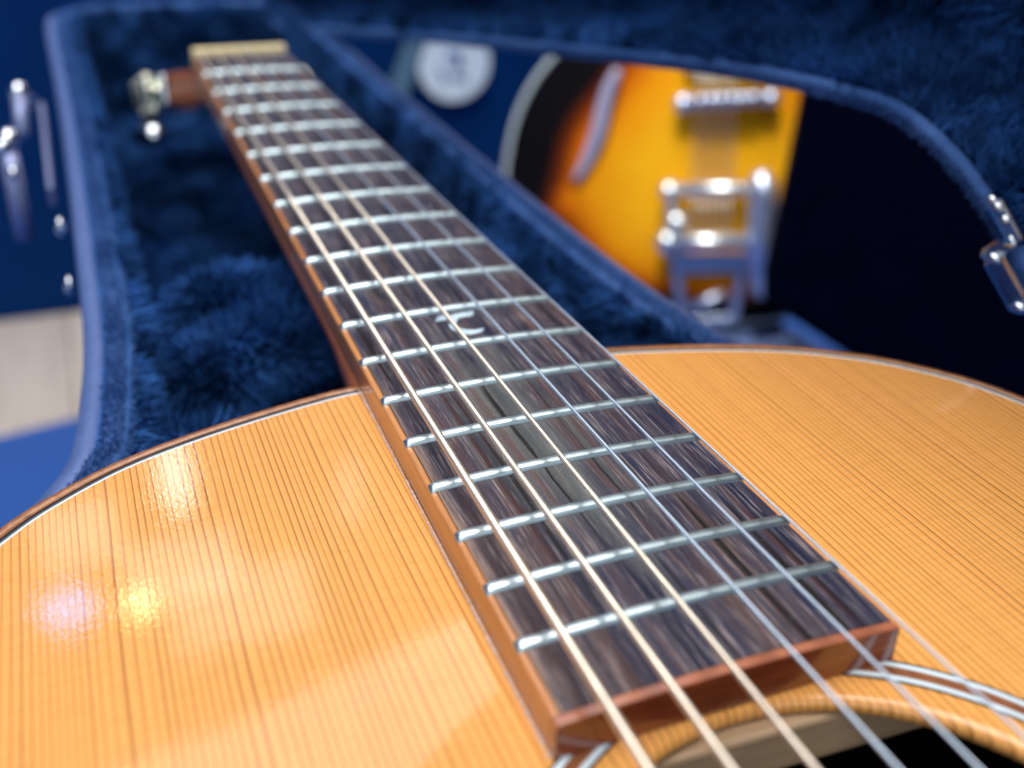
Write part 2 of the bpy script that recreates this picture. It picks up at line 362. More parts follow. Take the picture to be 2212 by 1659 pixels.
# ------------------------------------------------------------------ fur
def tri_soup(V, F):
    T = []
    for f in F:
        for k in range(1, len(f) - 1): T.append((f[0], f[k], f[k + 1]))
    return np.asarray(V, float), np.array(T)
def fur(name, V, F, density, length, width, mat, parent, flow=(0, 0, -0.2), jitter=0.55, clump=0.6, mask=None):
    V, T = tri_soup(V, F)
    a, b, c = V[T[:, 0]], V[T[:, 1]], V[T[:, 2]]
    nr = np.cross(b - a, c - a); ar = np.linalg.norm(nr, axis=1) / 2
    N = int(ar.sum() * density)
    i = rng.choice(len(T), N, p=ar / ar.sum())
    r1 = np.sqrt(rng.random(N)); r2 = rng.random(N)
    p = (1 - r1)[:, None] * a[i] + (r1 * (1 - r2))[:, None] * b[i] + (r1 * r2)[:, None] * c[i]
    nn = nr[i] / (2 * ar[i][:, None] + 1e-12)
    if mask is not None:
        k = mask(p); p = p[k]; nn = nn[k]; N = len(p)
    # clumps: smooth pseudo-random field of position
    def field(q, s):
        return np.stack([np.sin(q[:, 0] * s + 3 * np.sin(q[:, 1] * s * .7 + k)) * np.cos(q[:, 1] * s * 1.3 + q[:, 2] * s + 2 * k) for k in range(3)], 1)
    d = nn + jitter * rng.normal(size=(N, 3)) * 0.6 + clump * field(p, 170.0) + clump * 0.7 * field(p + 3.1, 70.0) + np.array(flow)
    d /= np.linalg.norm(d, axis=1)[:, None]
    L = length * (0.6 + 0.6 * rng.random(N))[:, None]
    sd = np.cross(d, rng.normal(size=(N, 3))); sd /= np.linalg.norm(sd, axis=1)[:, None]
    w = width * (0.6 + 0.8 * rng.random(N))[:, None]
    d2 = d + 0.5 * rng.normal(size=(N, 3)) * 0.5 + np.array(flow); d2 /= np.linalg.norm(d2, axis=1)[:, None]
    mid = p + d * L * 0.55; tip = mid + d2 * L * 0.55
    Q = np.stack([p - sd * w / 2, p + sd * w / 2, mid - sd * w * .4, mid + sd * w * .4, tip], 1).reshape(-1, 3)
    base = np.arange(N)[:, None] * 5
    TT = np.concatenate([base + np.array([[0, 1, 3]]), base + np.array([[0, 3, 2]]), base + np.array([[2, 3, 4]])])
    o = fast_tris(name, Q, TT, mat, parent); o['kind'] = 'stuff'
    return o

# ------------------------------------------------------------------ the place: floor, partition, rug
FZ = -0.62
floor_m = simple('subfloor', (0.30, 0.26, 0.22), 0.6)
fl = mesh('floor', [(-3, -3, FZ - .012), (4, -3, FZ - .012), (4, 4, FZ - .012), (-3, 4, FZ - .012)], [(0, 1, 2, 3)], floor_m); meta(fl, kind='structure')
pl_m = []
for k, (a, b) in enumerate((((.72, .62, .51), (.86, .77, .65)), ((.76, .67, .55), (.90, .81, .69)), ((.64, .56, .47), (.80, .71, .60)))):
    pl_m.append(mat_wood('pale_plank_%s' % 'abc'[k], a, b, 0.45, 0.15, (60.0, 5.0, 60.0), 0.3))
xx = -1.2; k = 0
while xx < 0.6:
    w = 0.118
    b = MB(); b.box((xx + w / 2, 0.55, FZ - 0.006), w / 2 - .0015, 1.4, .006)
    b.build('plank', pl_m[k % 3 if k % 4 else (k // 4) % 3], fl, bevel=.0015); xx += w; k += 1
WY = 1.155
part_m = simple('dark_blue_panel', (0.0006, 0.026, 0.120), 0.6, var=0.25, scale=6, spec=0.06)
b = MB(); b.box((0.9, WY + .03, (FZ + .62) / 2), 2.4, .03, (.62 - FZ) / 2); pw = b.build('wall', part_m, None, bevel=.004); meta(pw, kind='structure')
rug_m = simple('blue_rug', (0.024, 0.110, 0.42), 0.9, spec=0.05, var=0.10, scale=400, bump=0.4, sheen=0.3)
e0 = atz(0, 960, FZ); e1 = atz(220, 905, FZ)
sl = (e1[1] - e0[1]) / (e1[0] - e0[0])
V = []
for (x, y) in ((-1.3, e0[1] + sl * (-1.3 - e0[0])), (1.6, e0[1] + sl * (1.6 - e0[0])), (1.6, -1.6), (-1.3, -1.6)):
    V.append((x, y, FZ + .001))
V += [(x, y, FZ + .011) for x, y, z in V]
rug = mesh('rug', V, [(0, 1, 2, 3), (7, 6, 5, 4), (0, 4, 5, 1), (1, 5, 6, 2), (2, 6, 7, 3), (3, 7, 4, 0)], rug_m, recalc=True)
meta(rug, 'flat plain blue rug lying on the pale wood floor', 'rug')

# bench under the body of the case
bn = thing('bench', (0, -0.55, FZ), 'low dark bench carrying the open guitar case', 'bench')
bench_m = simple('bench_vinyl', (0.02, 0.03, 0.06), 0.5, bump=0.3); leg_m = simple('bench_leg_metal', (0.03, 0.035, 0.05), 0.4, metal=0.6)
b = MB(); b.box((0, -0.55, -0.178), .13, .30, .030); b.build('seat', bench_m, bn, bevel=.012, seg=3)
for sx in (-1, 1):
    for sy in (-1, 1):
        b = MB(); b.tube([(sx * .10, -0.55 + sy * .26, -.2), (sx * .12, -0.55 + sy * .28, FZ + .012)], .014, 12); b.build('leg', leg_m, bn, True)

# ------------------------------------------------------------------ ACOUSTIC GUITAR
TOPZ = -0.0075
NUTW, W12, SCALE = 0.0215, 0.02677, 0.644
YEND = -0.4322
def fy(n): return -SCALE * (1 - 2 ** (-n / 12.0))
def hw(y): return NUTW + (W12 - NUTW) * (-y / (SCALE / 2))
RAD = 0.42
def fbz(x): return -x * x / (2 * RAD)
gt = thing('acoustic_guitar', (0, -0.5, -0.105), 'orange spruce-topped acoustic guitar with dark fretboard lying in the open case', 'guitar')

half = [(0, -.3178), (.0257, -.3184), (.036, -.3196), (.052, -.3235), (.067, -.3283), (.080, -.3340), (.0915, -.3418), (.0995, -.3490), (.1085, -.3605), (.1145, -.3735), (.1200, -.392),
        (.1235, -.420), (.1225, -.458), (.1165, -.500), (.1125, -.540), (.118, -.590), (.142, -.650), (.159, -.710), (.153, -.770), (.122, -.815), (.065, -.836), (0, -.840)]
hs = spline(half, 260)
out_loop = np.vstack([hs[::-1], (hs * [-1, 1])[1:-1]])      # counter-clockwise
A2 = np.roll(out_loop, -1, 0)
if (out_loop[:, 0] * A2[:, 1] - A2[:, 0] * out_loop[:, 1]).sum() < 0: out_loop = out_loop[::-1]
HC = np.array([0, -.4726]); HR = .0394
# soundboard: polar strips from the rounded hole edge to the purfling
NA = 360
def cast(loop, th):
    d = np.array([math.cos(th), math.sin(th)]); P = loop - HC; Q = np.roll(loop, -1, 0) - HC
    best = None
    cr = P[:, 0] * d[1] - P[:, 1] * d[0]; cq = Q[:, 0] * d[1] - Q[:, 1] * d[0]
    k = np.where((cr > 0) != (cq > 0))[0]
    for i in k:
        t = cr[i] / (cr[i] - cq[i]); X = P[i] + (Q[i] - P[i]) * t; s = X @ d
        if s > 0 and (best is None or s > best): best = s
    return best
inner = offset_loop(out_loop, -.0046)
ths = np.arange(NA) * 2 * math.pi / NA
Rin = np.array([cast(inner, t) for t in ths])
V = []; prof = [(HR + .0004, -.0028), (HR, -.0020), (HR + .0002, -.0010), (HR + .0008, -.0003), (HR + .0018, 0.0)]
rings = []
for (r, z) in prof: rings.append([(HC[0] + r * math.cos(t), HC[1] + r * math.sin(t), TOPZ + z) for t in ths])
for fr in (0.33, 0.66, 1.0):
    rings.append([(HC[0] + (HR + .0018 + (R_ - HR - .0018) * fr) * math.cos(t), HC[1] + (HR + .0018 + (R_ - HR - .0018) * fr) * math.sin(t), TOPZ) for t, R_ in zip(ths, Rin)])
for r in rings: V += r
F = [(j * NA + i, (j + 1) * NA + i, (j + 1) * NA + (i + 1) % NA, j * NA + (i + 1) % NA) for j in range(len(rings) - 1) for i in range(NA)]
sb = mesh('soundboard', V, F, M['spruce'], gt, True, recalc=True)
if sb.data.polygons[-1].normal.z < 0: sb.data.flip_normals()
meta(sb, 'orange glossy spruce top with straight grain lines')
# rosette: five thin rings let into the top
ro = None
for r0, r1, m, dz in ((.0446, .0451, 'black_line', .00009), (.0451, .0460, 'white_line', .00012), (.0460, .0480, 'brown_line', .00012), (.0480, .0489, 'white_line', .00012), (.0489, .0494, 'black_line', .00009)):
    V = [(HC[0] + r * math.cos(t), HC[1] + r * math.sin(t), TOPZ + dz) for r in (r0, r1) for t in ths]
    F = [(i, NA + i, NA + (i + 1) % NA, (i + 1) % NA) for i in range(NA)]
    o = mesh('rosette' if ro is None else 'rosette_ring', V, F, M[m], gt if ro is None else ro)
    if o.data.polygons[0].normal.z < 0: o.data.flip_normals()
    ro = ro or o
# purfling lines and wood binding, sides, back
def strip_loop(name, l0, z0, l1, z1, m, parent, smooth=True):
    n = len(l0); V = [(*p, z0) for p in l0] + [(*p, z1) for p in l1]
    F = [(i, (i + 1) % n, n + (i + 1) % n, n + i) for i in range(n)]
    return mesh(name, V, F, M[m] if isinstance(m, str) else m, parent, smooth)
def solid_loop(name, sections, m, parent, closed=False):
    n = len(sections[0][0]); V = []
    for l, z in sections: V += [(*p, z) for p in l]
    k = len(sections); rng_ = range(k if closed else k - 1)
    F = [(j * n + i, j * n + (i + 1) % n, ((j + 1) % k) * n + (i + 1) % n, ((j + 1) % k) * n + i) for j in rng_ for i in range(n)]
    return mesh(name, V, F, M[m] if isinstance(m, str) else m, parent, True, recalc=True)
O = lambda d: offset_loop(out_loop, d)
solid_loop('purfling', [(O(-.0046), TOPZ - .001), (O(-.0046), TOPZ + .00003), (O(-.0041), TOPZ + .00003), (O(-.0041), TOPZ - .001)], 'white_line', gt)
solid_loop('purfling', [(O(-.0041), TOPZ - .001), (O(-.0041), TOPZ + .00001), (O(-.0031), TOPZ + .00001), (O(-.0031), TOPZ - .001)], 'black_line', gt)
solid_loop('binding', [(O(-.0031), TOPZ - .001), (O(-.0031), TOPZ), (O(-.0008), TOPZ - .00015), (O(-.0002), TOPZ - .0007), (O(0), TOPZ - .0016), (O(0), TOPZ - .0065)], 'binding', gt)
solid_loop('side', [(O(-.00005), TOPZ - .0066), (O(-.00005), TOPZ - .092)], 'side', gt)
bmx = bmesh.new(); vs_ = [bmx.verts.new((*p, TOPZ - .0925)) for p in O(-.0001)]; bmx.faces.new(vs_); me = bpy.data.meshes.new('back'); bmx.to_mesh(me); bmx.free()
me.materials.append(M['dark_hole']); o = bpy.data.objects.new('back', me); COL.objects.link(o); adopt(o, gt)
# cross brace seen through the soundhole
b = MB(); b.box((-.004, -.4315, TOPZ - .0075), .062, .0042, .0045, ax=(.9996, -.028, 0), ay=(.028, .9996, 0)); b.build('brace', M['brace'], gt, bevel=.0008)

# fretboard
def slab(name, x0f, x1f, y0, y1, zb, m, parent, nx=10, ny=2, ztop=None):
    """board piece following the radius between x0f(y) and x1f(y)"""
    ys = np.linspace(y0, y1, ny); V = []
    zt = ztop or fbz
    for y in ys:
        for i in range(nx + 1):
            x = x0f(y) + (x1f(y) - x0f(y)) * i / nx; V.append((x, y, zt(x)))
    nt = len(V)
    for y in ys:
        for i in range(nx + 1):
            x = x0f(y) + (x1f(y) - x0f(y)) * i / nx; V.append((x, y, zb))
    w = nx + 1; F = []
    for j in range(ny - 1):
        for i in range(nx):
            a = j * w + i; F.append((a, a + 1, a + w + 1, a + w)); F.append((nt + a, nt + a + w, nt + a + w + 1, nt + a + 1))
        F.append((j * w, (j + 1) * w, nt + (j + 1) * w, nt + j * w)); F.append((j * w + nx, nt + j * w + nx, nt + (j + 1) * w + nx, (j + 1) * w + nx))
    for i in range(nx):
        F.append((i, nt + i, nt + i + 1, i + 1)); a = (ny - 1) * w + i; F.append((a, a + 1, nt + a + 1, nt + a))
    return mesh(name, V, F, m, parent, recalc=True)
BW = .0014
fb = slab('fretboard', lambda y: -hw(y) + BW, lambda y: hw(y) - .00042, YEND + .0019, 0.0, -.0072, M['rosewood'], gt, 24, 12)
meta(fb, 'dark streaky rosewood fretboard, worn grey between the middle strings')
for s in (-1, 1):
    z_e = lambda x: fbz(x) - .00005
    o = slab('edge_strip', (lambda y: -hw(y)) if s < 0 else (lambda y: hw(y) - .0004), (lambda y: -hw(y) + BW - .00002) if s < 0 else (lambda y: hw(y)), YEND + .0019, 0.0, -.00735, M['edge'] if s < 0 else M['edge_top'], fb, 2, 12, z_e)
    bv = o.modifiers.new('bevel', 'BEVEL'); bv.width = .0004; bv.segments = 2; bv.limit_method = 'ANGLE'
o = slab('end_strip', lambda y: -hw(y), lambda y: hw(y), YEND, YEND + .00185, -.00735, [M['edge_dark'], M['edge_top']], fb, 24, 2, lambda x: fbz(x) + .00002)
o.data.polygons.foreach_set('material_index', np.array([1 if p.normal.z > .6 else 0 for p in o.data.polygons], dtype=np.int32))
bv = o.modifiers.new('bevel', 'BEVEL'); bv.width = .00025; bv.segments = 2; bv.limit_method = 'ANGLE'; bv.angle_limit = math.radians(40)
# hazy lacquer line where the board edge meets the top (bass side) and small chips in it
P = []
for y in np.linspace(YEND + .0005, -.322, 140): P.append((-hw(y) - .00030 - .00006 * rng.random(), y, TOPZ + .00005))
b = MB(); b.tube(P, [.00016 + .00026 * rng.random() ** 2 for _ in P], 6); b.build('lacquer_bead', M['glue'], fb, True)

# strings: measured from the photograph
XN, XS, ZN, ZS, CX = .0184, .0260, .0013, .0072, .0003
def string_pt(i, y):
    k = (i - 2.5) / 2.5; t = -y / SCALE
    x = k * (XN + (XS - XN) * t) + CX * t
    return np.array([x, y, ZN + (ZS - ZN) * t - x * x / (2 * .55)])
# frets with dents under the strings and bevelled ends
PROF = [(-.00120, -.0002), (-.00113, .00045), (-.00080, .00086), (-.0004, .00098), (0, .0010), (.0004, .00098), (.00080, .00086), (.00113, .00045), (.00120, -.0002)]
for n_ in range(1, 19):
    y = fy(n_); w = hw(y) - .0001; NX = 90; V = []
    sx = [string_pt(i, y)[0] for i in range(6)]
    ph = rng.random(6) * 6
    for i in range(NX + 1):
        x = -w + 2 * w * i / NX
        dent = sum(0.000006 * math.exp(-((x - q - .0003) / .0009) ** 2) for k, q in enumerate(sx))
        e = min(w - abs(x), .0014) / .0014; tap = math.sqrt(max(0, 1 - (1 - e) ** 2)) * .9 + .1
        wb = 0.0
        for (dy, dz) in PROF:
            zz = dz if dz <= 0 else max(.00015, (dz - dent * (dz / .0011)) * (.35 + .65 * tap))
            V.append((x, y + dy + wb, fbz(x) + zz))
    k = len(PROF)
    F = [(i * k + j, (i + 1) * k + j, (i + 1) * k + j + 1, i * k + j + 1) for i in range(NX) for j in range(k - 1)]
    F += [tuple(range(k)), tuple(NX * k + j for j in range(k - 1, -1, -1))]
    mesh('fret', V, F, M['fret'], fb, True, recalc=True)
# inlay at the twelfth fret: a curved letter T
TI = [(335, 480), (360, 415), (410, 365), (480, 345), (600, 362), (660, 350), (850, 300), (1050, 265), (1150, 230), (1185, 270), (1175, 330), (1120, 365), (1000, 372), (850, 402), (820, 450), (802, 520), (830, 590), (900, 635), (1050, 662), (1250, 658),
      (1360, 630), (1430, 640), (1390, 690), (1280, 735), (1120, 765), (980, 755), (850, 718), (730, 670), (660, 610), (640, 550), (680, 500), (700, 432), (580, 440), (450, 470)]
bmx = bmesh.new(); q = 4096 / 2212.0
vv = []
for (a, c) in TI:
    p = atz((1680 + a * .18083) / q, (1200 + c * .18083) / q, 0.0); vv.append(bmx.verts.new((p[0], p[1], fbz(p[0]) + .00006)))
f = bmx.faces.new(vv); bmesh.ops.triangulate(bmx, faces=[f]); bmesh.ops.recalc_face_normals(bmx, faces=bmx.faces)
me = bpy.data.meshes.new('inlay'); bmx.to_mesh(me); bmx.free(); me.materials.append(M['pearl'])
o = bpy.data.objects.new('inlay', me); COL.objects.link(o); adopt(o, fb); meta(o, 'pale pearl inlay shaped like a curved letter T')
if me.polygons[0].normal.z < 0: me.flip_normals()
# nut
b = MB(); b.box((0, .0028, -.0022), .0216, .0026, .0050); b.build('nut', M['bone'], gt, bevel=.0009, seg=3)
# neck with heel
V = []; ysn = np.linspace(-.322, .004, 30); K = 14
for y in ysn:
    w = hw(min(y, 0)) - .0001
    dep = .0150 + .004 * (-y / .32); t = max(0, (-y - .27) / .05); dep += .062 * t * t * t
    for k in range(K + 1):
        a = math.pi * k / K; V.append((-w * math.cos(a), y, -.0073 - dep * math.sin(a) ** .8))
F = [(j * (K + 1) + k, j * (K + 1) + k + 1, (j + 1) * (K + 1) + k + 1, (j + 1) * (K + 1) + k) for j in range(len(ysn) - 1) for k in range(K)]
F += [tuple(range(K + 1)), tuple((len(ysn) - 1) * (K + 1) + k for k in range(K, -1, -1))]
F += [(j * (K + 1), (j + 1) * (K + 1), (j + 1) * (K + 1) + K, j * (K + 1) + K) for j in range(len(ysn) - 1)]
mesh('neck', V, F, M['mahogany'], gt, True, recalc=True)
# slotted headstock, tilted back
tl = math.radians(15); hy = np.array([0, math.cos(tl), -math.sin(tl)]); hz = np.array([0, math.sin(tl), math.cos(tl)]); hx = np.array([1.0, 0, 0]); h0 = np.array([0, .0055, -.0070])
def hp(x, s, t): return h0 + hx * x + hy * s + hz * t
hb = MB(); TH = .0155
def hbox(x0, x1, s0, s1, t0=-TH, t1=0.0):
    hb.box(hp((x0 + x1) / 2, (s0 + s1) / 2, (t0 + t1) / 2), (x1 - x0) / 2, (s1 - s0) / 2, (t1 - t0) / 2, hx, hy, hz)
lo = [(.0215, 0), (.0225, .006), (.0275, .013), (.0320, .020), (.0330, .028)]
V = []
for x, s in lo: V += [hp(-x, s, 0), hp(x, s, 0), hp(x, s, -TH), hp(-x, s, -TH)]
hb.add(V, [(4 * j + k, 4 * j + (k + 1) % 4, 4 * j + 4 + (k + 1) % 4, 4 * j + 4 + k) for j in range(4) for k in range(4)] + [(0, 1, 2, 3), (19, 18, 17, 16)])
for x0, x1 in ((-.033, -.0235), (-.0085, .0085), (.0235, .033)): hbox(x0, x1, .0281, .150)
hbox(-.033, .033, .1501, .185)
hs_ = hb.build('headstock', M['mahogany'], gt, bevel=.002)
for s in (-1, 1):
    tp = None
    b = MB(); b.box(hp(s * .0342, .088, -.0075), .0011, .066, .0070, hx, hy, hz); tp = b.build('tuner_plate', M['chrome'], hs_, bevel=.0008)
    for sy in (.036, .087, .138):
        b = MB()
        b.tube([hp(s * .0350, sy - .001, -.006), hp(s * .0395, sy - .001, -.006)], .0058, 16)
        b.tube([hp(s * .0372, sy - .009, -.0075), hp(s * .0372, sy + .006, -.0075)], .0030, 10)
        b.tube([hp(s * .0385, sy - .005, -.004), hp(s * .0405, sy - .005, -.028)], .0022, 10)
        if s < 0:
            b.ball(hp(s * .0400, sy - .005, -.0050), .0048, .0045, .0052)
            for kk in range(10):
                aa = 2 * math.pi * kk / 10; b.box(hp(s * .0415, sy - .004 + .0060 * math.cos(aa), -.0060 + .0060 * math.sin(aa)), .0026, .0011, .0011, hx, hy * math.cos(aa) + hz * math.sin(aa), hz * math.cos(aa) - hy * math.sin(aa))
        b.build('gear', M['worn_gold'], hs_, True)
        b = MB(); b.ball(hp(s * .0415, sy - .005, -.0290), .0064, .0046, .0060, ax=hx, ay=hy, az=hz); b.build('tuner_button', M['chrome'], hs_, True)
        b = MB(); b.tube([hp(s * .0092, sy, -.0070), hp(s * .0230, sy, -.0070)], .0042, 14); b.build('roller', M['bone'], hs_, True)

# bridge and saddle (behind the camera, they carry the strings)
b = MB(); b.box((.0008, -.647, TOPZ + .0045), .075, .015, .0044); b.build('bridge', M['rosewood'], gt, bevel=.003, seg=3)
b = MB(); b.box((.0008, -.644, TOPZ + .0108), .036, .0013, .0018); b.build('saddle', M['bone'], gt, bevel=.0006)
# strings
gauge = [.00084, .00068, .00054, .00035, .00029, .00025]
for i in range(6):
    s = -1 if i < 3 else 1
    sy = (.036, .087, .138)[i if i < 3 else 5 - i]
    endp = hp(s * .0150, sy, -.0035)
    pn = string_pt(i, .0005); pb = string_pt(i, -.646)
    r = gauge[i]
    if i < 3:
        # ribbed winding as real rings where the camera can see it
        pitch = (.00052, .00044, .00036)[i]
        y0, y1 = -.22, -.475
        n = int((y0 - y1) / pitch)
        pts = [endp, pn]; rad = [r, r]
        for y in np.linspace(-.02, y0 + .001, 20): pts.append(string_pt(i, y)); rad.append(r)
        for k in range(n + 1):
            y = y0 - k * pitch
            pts += [string_pt(i, y), string_pt(i, y - pitch * .25), string_pt(i, y - pitch * .5), string_pt(i, y - pitch * .75)]
            rad += [r * .80, r * .96, r * 1.0, r * .96]
        pts.append(pb); rad.append(r)
        b = MB(); b.tube(pts, rad, 10); b.build('string', M['bronze'], gt, True)
    else:
        b = MB(); b.tube([endp, pn] + [string_pt(i, y) for y in np.linspace(-.05, -.62, 14)] + [pb], r, 12); b.build('string', M['steel'], gt, True)

# ------------------------------------------------------------------ GUITAR CASE
RZ = -0.024
ch = [(0, .300), (.035, .300), (.056, .294), (.069, .276), (.0725, .250), (.0720, .16), (.0705, .05), (.0700, -.06), (.0703, -.17), (.0712, -.240), (.0755, -.289), (.080, -.306), (.089, -.3205), (.099, -.331), (.108, -.338), (.118, -.345), (.130, -.358),
      (.139, -.380), (.1425, -.410), (.1420, -.46), (.136, -.52), (.140, -.58), (.162, -.65), (.181, -.72), (.177, -.79), (.149, -.845), (.09, -.872), (0, -.878)]
cs = spline(ch, 300)
cl_ = [(x, y - .007 * math.exp(-((x - .105) / .03) ** 2) if -.40 < y < -.26 else y) for x, y in ch]
cs2 = spline(cl_, 300)
case_loop = np.vstack([cs[::-1], (cs2 * [-1, 1])[1:-1]])
A2 = np.roll(case_loop, -1, 0)
if (case_loop[:, 0] * A2[:, 1] - A2[:, 0] * case_loop[:, 1]).sum() < 0: case_loop = case_loop[::-1]
KO = lambda d: offset_loop(case_loop, d)
gc = thing('guitar_case', (0, -.3, -.147), 'open hard guitar case lined with dark blue plush, lid raised on its hinges', 'guitar case')
FLZ = -.105
lin = solid_loop('lining', [(KO(0), RZ - .002), (KO(0), FLZ)], 'plush_base', gc)
nC = len(case_loop)
bmx = bmesh.new(); vv = [bmx.verts.new((*p, FLZ)) for p in KO(.0005)]; f = bmx.faces.new(vv); bmesh.ops.triangulate(bmx, faces=[f]); me = bpy.data.meshes.new('padding'); bmx.to_mesh(me)
fV = [tuple(v.co) for v in bmx.verts]; fF = [tuple(v.index for v in f.verts) for f in bmx.faces]; bmx.free()
me.materials.append(M['plush_base']); o = bpy.data.objects.new('floor_padding', me); COL.objects.link(o); adopt(o, gc)
rim = solid_loop('rim', [(KO(.0002), RZ - .006), (KO(.0002), RZ - .0012), (KO(.0012), RZ), (KO(.0062), RZ), (KO(.0072), RZ - .0012), (KO(.0072), RZ - .006)], 'felt', gc)
meta(rim, 'light blue felt edging along the case rim')
solid_loop('valance', [(KO(.0074), RZ - .002), (KO(.0086), RZ - .0012), (KO(.0122), RZ - .0020), (KO(.0128), RZ - .004), (KO(.0128), RZ - .016), (KO(.0118), RZ - .018), (KO(.0118), RZ - .0185)], 'valance', gc)
solid_loop('shell', [(KO(.0070), RZ - .007), (KO(.0115), RZ - .0186), (KO(.0115), -.135), (KO(.008), -.144), (KO(0), -.1465), (KO(-.02), -.147)], 'tolex', gc)
bmx = bmesh.new(); vv = [bmx.verts.new((*p, -.1471)) for p in KO(-.019)]; bmx.faces.new(vv); me = bpy.data.meshes.new('shell_bottom'); bmx.to_mesh(me); bmx.free()
me.materials.append(M['tolex']); o = bpy.data.objects.new('shell_bottom', me); COL.objects.link(o); adopt(o, gc)

def ring_faces(n, a0, a1): return [(a0 + i, a0 + (i + 1) % n, a1 + (i + 1) % n, a1 + i) for i in range(n)]
# plush fur: walls (normals point inwards), floor
def wall_soup(loop, z0, z1, inward=True):
    n = len(loop); V = [(*p, z0) for p in loop] + [(*p, z1) for p in loop]
    F = [(i, (i + 1) % n, n + (i + 1) % n, n + i) if (z1 < z0) == inward else (n + i, n + (i + 1) % n, (i + 1) % n, i) for i in range(n)]
    return V, F
def check_in(V, F):
    a, b, c = (np.array(V[F[0][k]]) for k in range(3)); return np.cross(b - a, c - a)
V, F = wall_soup(KO(0), RZ - .002, FLZ)
n0 = check_in(V, F); inward = -(np.array(V[F[0][0]]) - np.array([0, -.3, V[F[0][0]][2]]))
if n0 @ inward < 0: F = [f[::-1] for f in F]
seen = lambda p: p[:, 1] > -.345
fur('wall_plush', V, F, 1200000, .0075, .0008, M['plush'], gc, (0, 0, .10), .5, .75, seen)
if check_in(fV, fF)[2] < 0: fF = [f[::-1] for f in fF]
fur('floor_plush', fV, fF, 900000, .008, .0009, M['plush'], gc, (0, -.2, 0), .5, .8, seen)
# felt nap on the rim
V = [(*p, RZ + .0001) for p in KO(.001)] + [(*p, RZ + .0001) for p in KO(.0065)]; F = ring_faces(nC, 0, nC)
if check_in(V, F)[2] < 0: F = [f[::-1] for f in F]
fur('rim_nap', V, F, 6.0e6, .0013, .00032, M['felt'], rim, (0, 0, 0), .9, .3, seen)
V, F = wall_soup(KO(.0001), RZ - .0012, RZ - .005)
n0 = check_in(V, F)
if n0 @ inward < 0: F = [f[::-1] for f in F]
fur('rim_nap', V, F, 5.0e6, .0014, .00032, M['felt'], rim, (0, 0, 0), .9, .3, seen)

# padded plush blocks: neck cradle and the two shoulder pads
def pad(name, x0, x1, y0, y1, ztop, parent, dip=None, lump=.004, dens=2.0e6, ln=.0075):
    nx, ny = 34, 26; V = []
    for j in range(ny + 1):
        for i in range(nx + 1):
            a = 2 * i / nx - 1; c = 2 * j / ny - 1
            x = (x0 + x1) / 2 + (x1 - x0) / 2 * a; y = (y0 + y1) / 2 + (y1 - y0) / 2 * c
            rim_ = (max(0, 1 - abs(c) ** 3.2)) ** .5 * (max(0, 1 - abs(a) ** 7)) ** .5
            z = FLZ + .001 + (ztop - FLZ) * rim_ + lump * (math.sin(x * 130 + 1) * math.cos(y * 150) + .6 * math.sin(y * 260 + x * 90)) * rim_
            if dip: z -= dip * math.exp(-(x / .024) ** 4) * rim_
            V.append((x, y, z))
    w = nx + 1; F = [(j * w + i, j * w + i + 1, (j + 1) * w + i + 1, (j + 1) * w + i) for j in range(ny) for i in range(nx)]
    o = mesh(name, V, F, M['plush_base'], parent, True)
    fur(name.split('_')[0] + '_plush', V, F, dens, ln, .0008, M['plush'], o, (0, -.12, .12), .55, .85)
    return o
pad('cradle_pad', -.071, .071, -.254, -.190, -.024, gc, dip=.010)
pad('shoulder_pad', -.080, -.046, -.318, -.256, -.038, gc, lump=.002)
pad('shoulder_pad', .046, .080, -.318, -.256, -.038, gc, lump=.002)

# the lid, swung up about the slanted hinge line
LH = np.array([.1555, -.40, RZ]); LPH = math.radians(8.0); LTH = math.radians(80.0)
la = np.array([-math.sin(LPH), math.cos(LPH), 0])
def lidT(P):
    P = np.asarray(P, float); v = P - LH; c, s = math.cos(LTH), math.sin(LTH)
    return LH + v * c + np.cross(la, v) * s + np.outer(v @ la, la) * (1 - c)
def lid_solid(name, sections, m, parent):
    n = len(sections[0][0]); V = []
    for l, z in sections: V += [(*p, z) for p in l]
    F = [(j * n + i, j * n + (i + 1) % n, (j + 1) * n + (i + 1) % n, (j + 1) * n + i) for j in range(len(sections) - 1) for i in range(n)]
    return mesh(name, lidT(V), F, M[m], parent, True, recalc=True)
LZ = RZ + .0008; LD = .050
lid = lid_solid('lid', [(KO(.0046), LZ + .002), (KO(.0060), LZ + .004), (KO(.0060), LZ + LD), (KO(.004), LZ + LD + .007), (KO(-.02), LZ + LD + .0095)], 'tolex', gc)
meta(lid, 'raised case lid with blue plush inside')
bmx = bmesh.new(); vv = [bmx.verts.new(p) for p in lidT([(*p, LZ + LD + .0096) for p in KO(-.019)])]; bmx.faces.new(vv); me = bpy.data.meshes.new('lid_panel'); bmx.to_mesh(me); bmx.free()
me.materials.append(M['tolex']); o = bpy.data.objects.new('lid_panel', me); COL.objects.link(o); adopt(o, lid)
lrim = lid_solid('lid_rim', [(KO(.0002), LZ + .006), (KO(.0002), LZ + .0012), (KO(.0014), LZ), (KO(.0040), LZ), (KO(.0050), LZ + .0012), (KO(.0050), LZ + .0024)], 'felt', lid)
lid_solid('lid_lining', [(KO(0), LZ + .003), (KO(0), LZ + LD - .004), (KO(-.006), LZ + LD)], 'plush_base', lid)
pV = lidT([(x, y, LZ + LD) for x, y, z in fV]); me = bpy.data.meshes.new('lid_padding'); me.from_pydata([tuple(p) for p in pV], [], fF); me.materials.append(M['plush_base'])
o = bpy.data.objects.new('lid_padding', me); COL.objects.link(o); adopt(o, lid)
lseen = lambda lo_, hi_: (lambda p: (p[:, 1] > -.40) & (p[:, 2] < .16))
V, F = wall_soup(KO(0), LZ + .003, LZ + LD)
